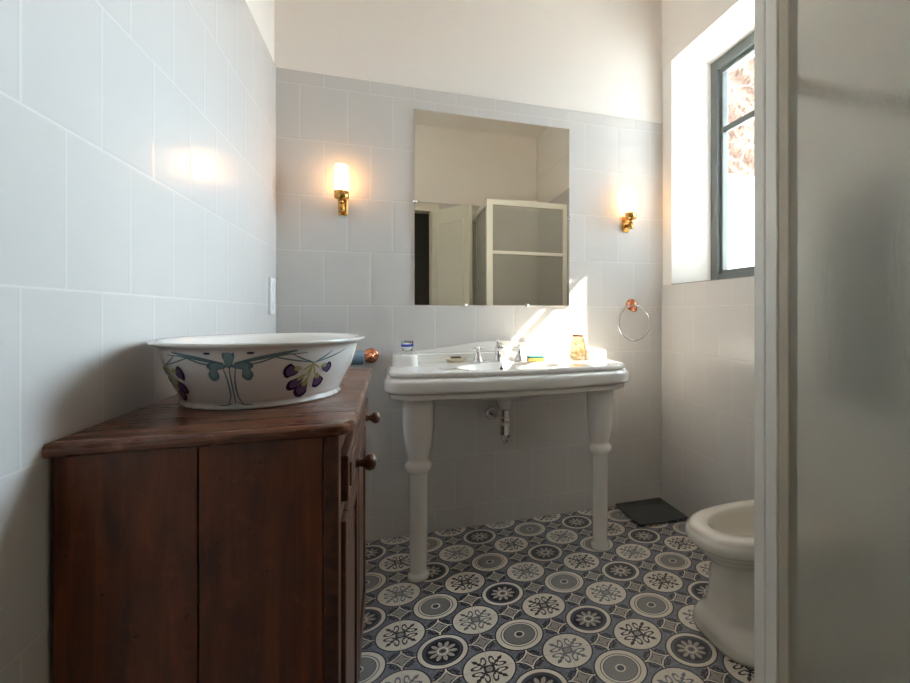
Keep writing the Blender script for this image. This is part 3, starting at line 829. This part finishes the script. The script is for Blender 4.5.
# ------------------------------------------------------------------ bidet
bd = thing('bidet', 'ivory ceramic bidet with a moulded rim against the right wall', 'bidet', (1.27, 1.38, 0))
BY, BXC, BA, BB = 1.372, 1.28, .322, .184
def bout(d, z, db=0, n=2.5):
    """plan outline at inset d, rounded nose towards -x"""
    L_ = []
    a, w = BA-d, BB-d-db
    for k in range(41):
        t = PI/2+PI*k/40; c, s = math.cos(t), math.sin(t)
        L_.append((BXC+a*math.copysign(abs(c)**(2/n), c), BY+w*math.copysign(abs(s)**(2/n), s), z))
    for x in (1.36, 1.45, XR-.003-.0): L_.append((x, BY-w, z))
    for f in (.5, 0, -.5): L_.append((XR-.003, BY-w*f, z))
    for x in (XR-.003, 1.45, 1.36): L_.append((x, BY+w, z))
    return L_
def bin_(a, w, z):
    L_ = []
    cx_ = 1.225
    for p in bout(0, z):
        t = math.atan2((p[1]-BY)/w, (p[0]-cx_)/a); L_.append((cx_+a*math.cos(t), BY+w*math.sin(t), z))
    return L_
b = bm_new()
lp = [bout(0.062, 0, -.052, 3.4), bout(0.055, .004, -.052, 3.4), bout(0.053, .018, -.052, 3.4), bout(0.056, .034, -.052, 3.4), bout(.054, .040, -.040, 3.4), bout(.058, .050, -.036, 3.4), bout(.062, .062, -.033, 3.3), bout(.074, .074, -.03, 3.2), bout(.082, .095, -.028, 3.0), bout(.086, .15, -.025, 2.8), bout(.084, .21, -.015, 2.6), bout(.082, .25), bout(.060, .278), bout(.046, .290), bout(.044, .296), bout(.030, .306), bout(.020, .318), bout(.017, .326), bout(.006, .330), bout(0, .338), bout(-.001, .350), bout(.003, .362), bout(.010, .366), bout(.011, .370), bout(.016, .378), bout(.028, .382), bout(.040, .3825),
      bin_(.205, .118, .3820), bin_(.198, .112, .378), bin_(.190, .105, .360), bin_(.17, .092, .31), bin_(.12, .06, .265), bin_(.03, .02, .250)]
add_loft(b, lp); obj('bidet_bowl', b, M['bidet'], bd)
b = bm_new(); add_lathe(b, [(0, 0), (.022, 0), (.02, .01), (.012, .03), (.011, .055), (.014, .06), (0, .066)], (1.462, BY, .3825), 20)
add_tube(b, [(1.462, BY, .425), (1.43, BY, .432), (1.40, BY, .428), (1.385, BY, .412)], .009, 12); obj('bidet_tap', b, M['chrome'], bd)

# ------------------------------------------------------------------ shower enclosure
sh = thing('shower_enclosure', 'white framed shower enclosure with obscured glass panels at the right', 'shower', (1.15, .42, 0))
SX, SY, SZ = .79, .905, 2.085
b = bm_new(); add_box(b, .790, .842, .8725, .905, .095, SZ, bev=.004); add_box(b, .792, .842, .838, .8723, .095, SZ, bev=.004); obj('corner_post', b, M['shower'], sh)
b = bm_new(); add_box(b, .797, .824, .810, .838, .13, 2.03, bev=.003); obj('door_stile', b, pmat('shade_toned_profile', srgb(196, 186, 166), .35), sh)['label'] = 'narrow door stile with its shade toned in beige grey'  # this stile's shading is put into its colour; the other stays white
b = bm_new(); add_box(b, .7985, .8035, .345, .811, .13, 2.03); obj('door_glass', b, M['obscure'], sh)
b = bm_new(); add_box(b, .800, .824, .300, .345, .13, 2.03, bev=.003); obj('door_stile', b, M['shower'], sh)
b = bm_new(); add_box(b, .816, .821, -.02, .300, .13, 2.03); obj('side_glass', b, M['obscure'], sh)
b = bm_new(); add_box(b,   .791, .836, YF+.003, .838, 2.03, 2.083, bev=.004); obj('top_rail', b, M['shower'], sh)
b = bm_new(); add_box(b,   .791, .836, YF+.003, .838, .095, .13, bev=.004); obj('bottom_rail', b, M['shower'], sh)
b = bm_new(); add_box(b,   .795, .832, YF+.003, -.02, .13, 2.03, bev=.003); obj('wall_profile', b, M['shower'], sh)
b = bm_new(); add_box(b, .842, XR-.003, .862, .902, 2.035, SZ, bev=.004); obj('top_rail', b, M['shower'], sh)
b = bm_new(); add_box(b, .842, XR-.003, .862, .902, .095, .135, bev=.004); obj('bottom_rail', b, M['shower'], sh)
b = bm_new(); add_box(b, XR-.04, XR-.003, .864, .900, .135, 2.035, bev=.003); obj('wall_profile', b, M['shower'], sh)
b = bm_new(); add_box(b, .842, XR-.04, .868, .896, 1.612, 1.642, bev=.006); obj('mid_rail', b, M['shower'], sh)
for z0, z1 in ((.135, 1.612), (1.642, 2.035)):
    b = bm_new(); add_box(b, .842, XR-.04, .879, .884, z0, z1); obj('front_glass', b, M['obscure'], sh)
b = bm_new(); add_box(b, .775, XR-.003, YF+.003, .915, 0, .094, bev=.008)
obj('shower_tray', b, M['tray'], sh)

# dark towels hanging beyond the glass
for yy, wd, z0, z1, lab in ((1.286, .085, .80, 1.515, 'dark grey towel hanging from a hook nearer the window'), (1.146, .075, .78, 1.565, 'dark grey towel hanging close beside the shower glass')):
    t = thing('towel_hook', 'chrome hook carrying the '+('towel nearer the window' if yy > 1.2 else 'towel beside the shower glass'), 'hook', (XR, yy, z1), 'hooks on the right wall')
    b = bm_new(); add_lathe(b, [(0, 0), (.016, 0), (.014, -.006), (.006, -.010), (.005, -.030), (0, -.031)], (XR, yy, z1-.012), 16, 'x'); obj('hook', b, M['chrome'], t)
    b = bm_new(); lp = []
    for i in range(22):
        f = i/21; z = z1+(z0-z1)*f
        w = wd*(.22+.78*min(1, (f*3.2))**.6); dp = .010+.010*min(1, f*4)
        L_ = []
        for k in range(40):
            a = 2*PI*k/40
            L_.append((XR-.028+(dp+.004*math.sin(5*a+f*3))*math.cos(a), yy+(w*.72)*math.sin(a)+.004*math.sin(9*f+k), z+.006*math.sin(3*a)*(f > .9)))
        lp.append(L_)
    add_loft(b, lp); o = obj('hanging_towel', b, M['towel']); tag(o, lab, 'towel', 'dark towels on the right wall')

# ------------------------------------------------------------------ light
w = bpy.data.worlds.new('world'); bpy.context.scene.world = w; w.use_nodes = True
bg = w.node_tree.nodes['Background']; bg.inputs[0].default_value = (.66, .84, 1.0, 1)
wt = w.node_tree; tc = wt.nodes.new('ShaderNodeTexCoord'); sx_ = wt.nodes.new('ShaderNodeSeparateXYZ'); wt.links.new(tc.outputs['Generated'], sx_.inputs[0])
# hazy sky, much brighter towards the sun's side
def wm(op, a, b_):
    n = wt.nodes.new('ShaderNodeMath'); n.operation = op
    for i, v in enumerate((a, b_)):
        if hasattr(v, 'links'): wt.links.new(v, n.inputs[i])
        else: n.inputs[i].default_value = v
    return n.outputs[0]
wt.links.new(wm('ADD', wm('MULTIPLY', wm('POWER', wm('MAXIMUM', wm('ADD', wm('MULTIPLY', sx_.outputs[0], .86), wm('MULTIPLY', sx_.outputs[1], .51)), 0.0), 3.0), 26.0), 1.2), bg.inputs[1])
sl = bpy.data.lights.new('sun', 'SUN'); sl.energy = 11; sl.angle = math.radians(.53); sl.color = (1, .93, .82)
so = bpy.data.objects.new('sun', sl); C.objects.link(so)
so.rotation_euler = Vector((-1, .300, -1.05)).to_track_quat('-Z', 'Y').to_euler(); so.location = (4, 1, 5)
al = bpy.data.lights.new('window_portal', 'AREA'); al.shape = 'RECTANGLE'; al.size = 1.28; al.size_y = .62
al.cycles.is_portal = True
ao = bpy.data.objects.new('window_portal', al); C.objects.link(ao); ao.location = (1.86, 2.06, 1.9)
ao.rotation_euler = Vector((-1, 0, 0)).to_track_quat('-Z', 'Y').to_euler()

sc_ = bpy.context.scene
sc_.view_settings.view_transform = 'Standard'; sc_.view_settings.look = 'None'; sc_.view_settings.gamma = 1
sc_.view_settings.exposure = 1.35; sc_.view_settings.use_curve_mapping = False
cy = sc_.cycles
cy.use_denoising = True; cy.max_bounces = 14; cy.diffuse_bounces = 8; cy.glossy_bounces = 6; cy.transmission_bounces = 10; cy.transparent_max_bounces = 10
cy.caustics_reflective = True; cy.caustics_refractive = True; cy.blur_glossy = .5; cy.sample_clamp_indirect = 8
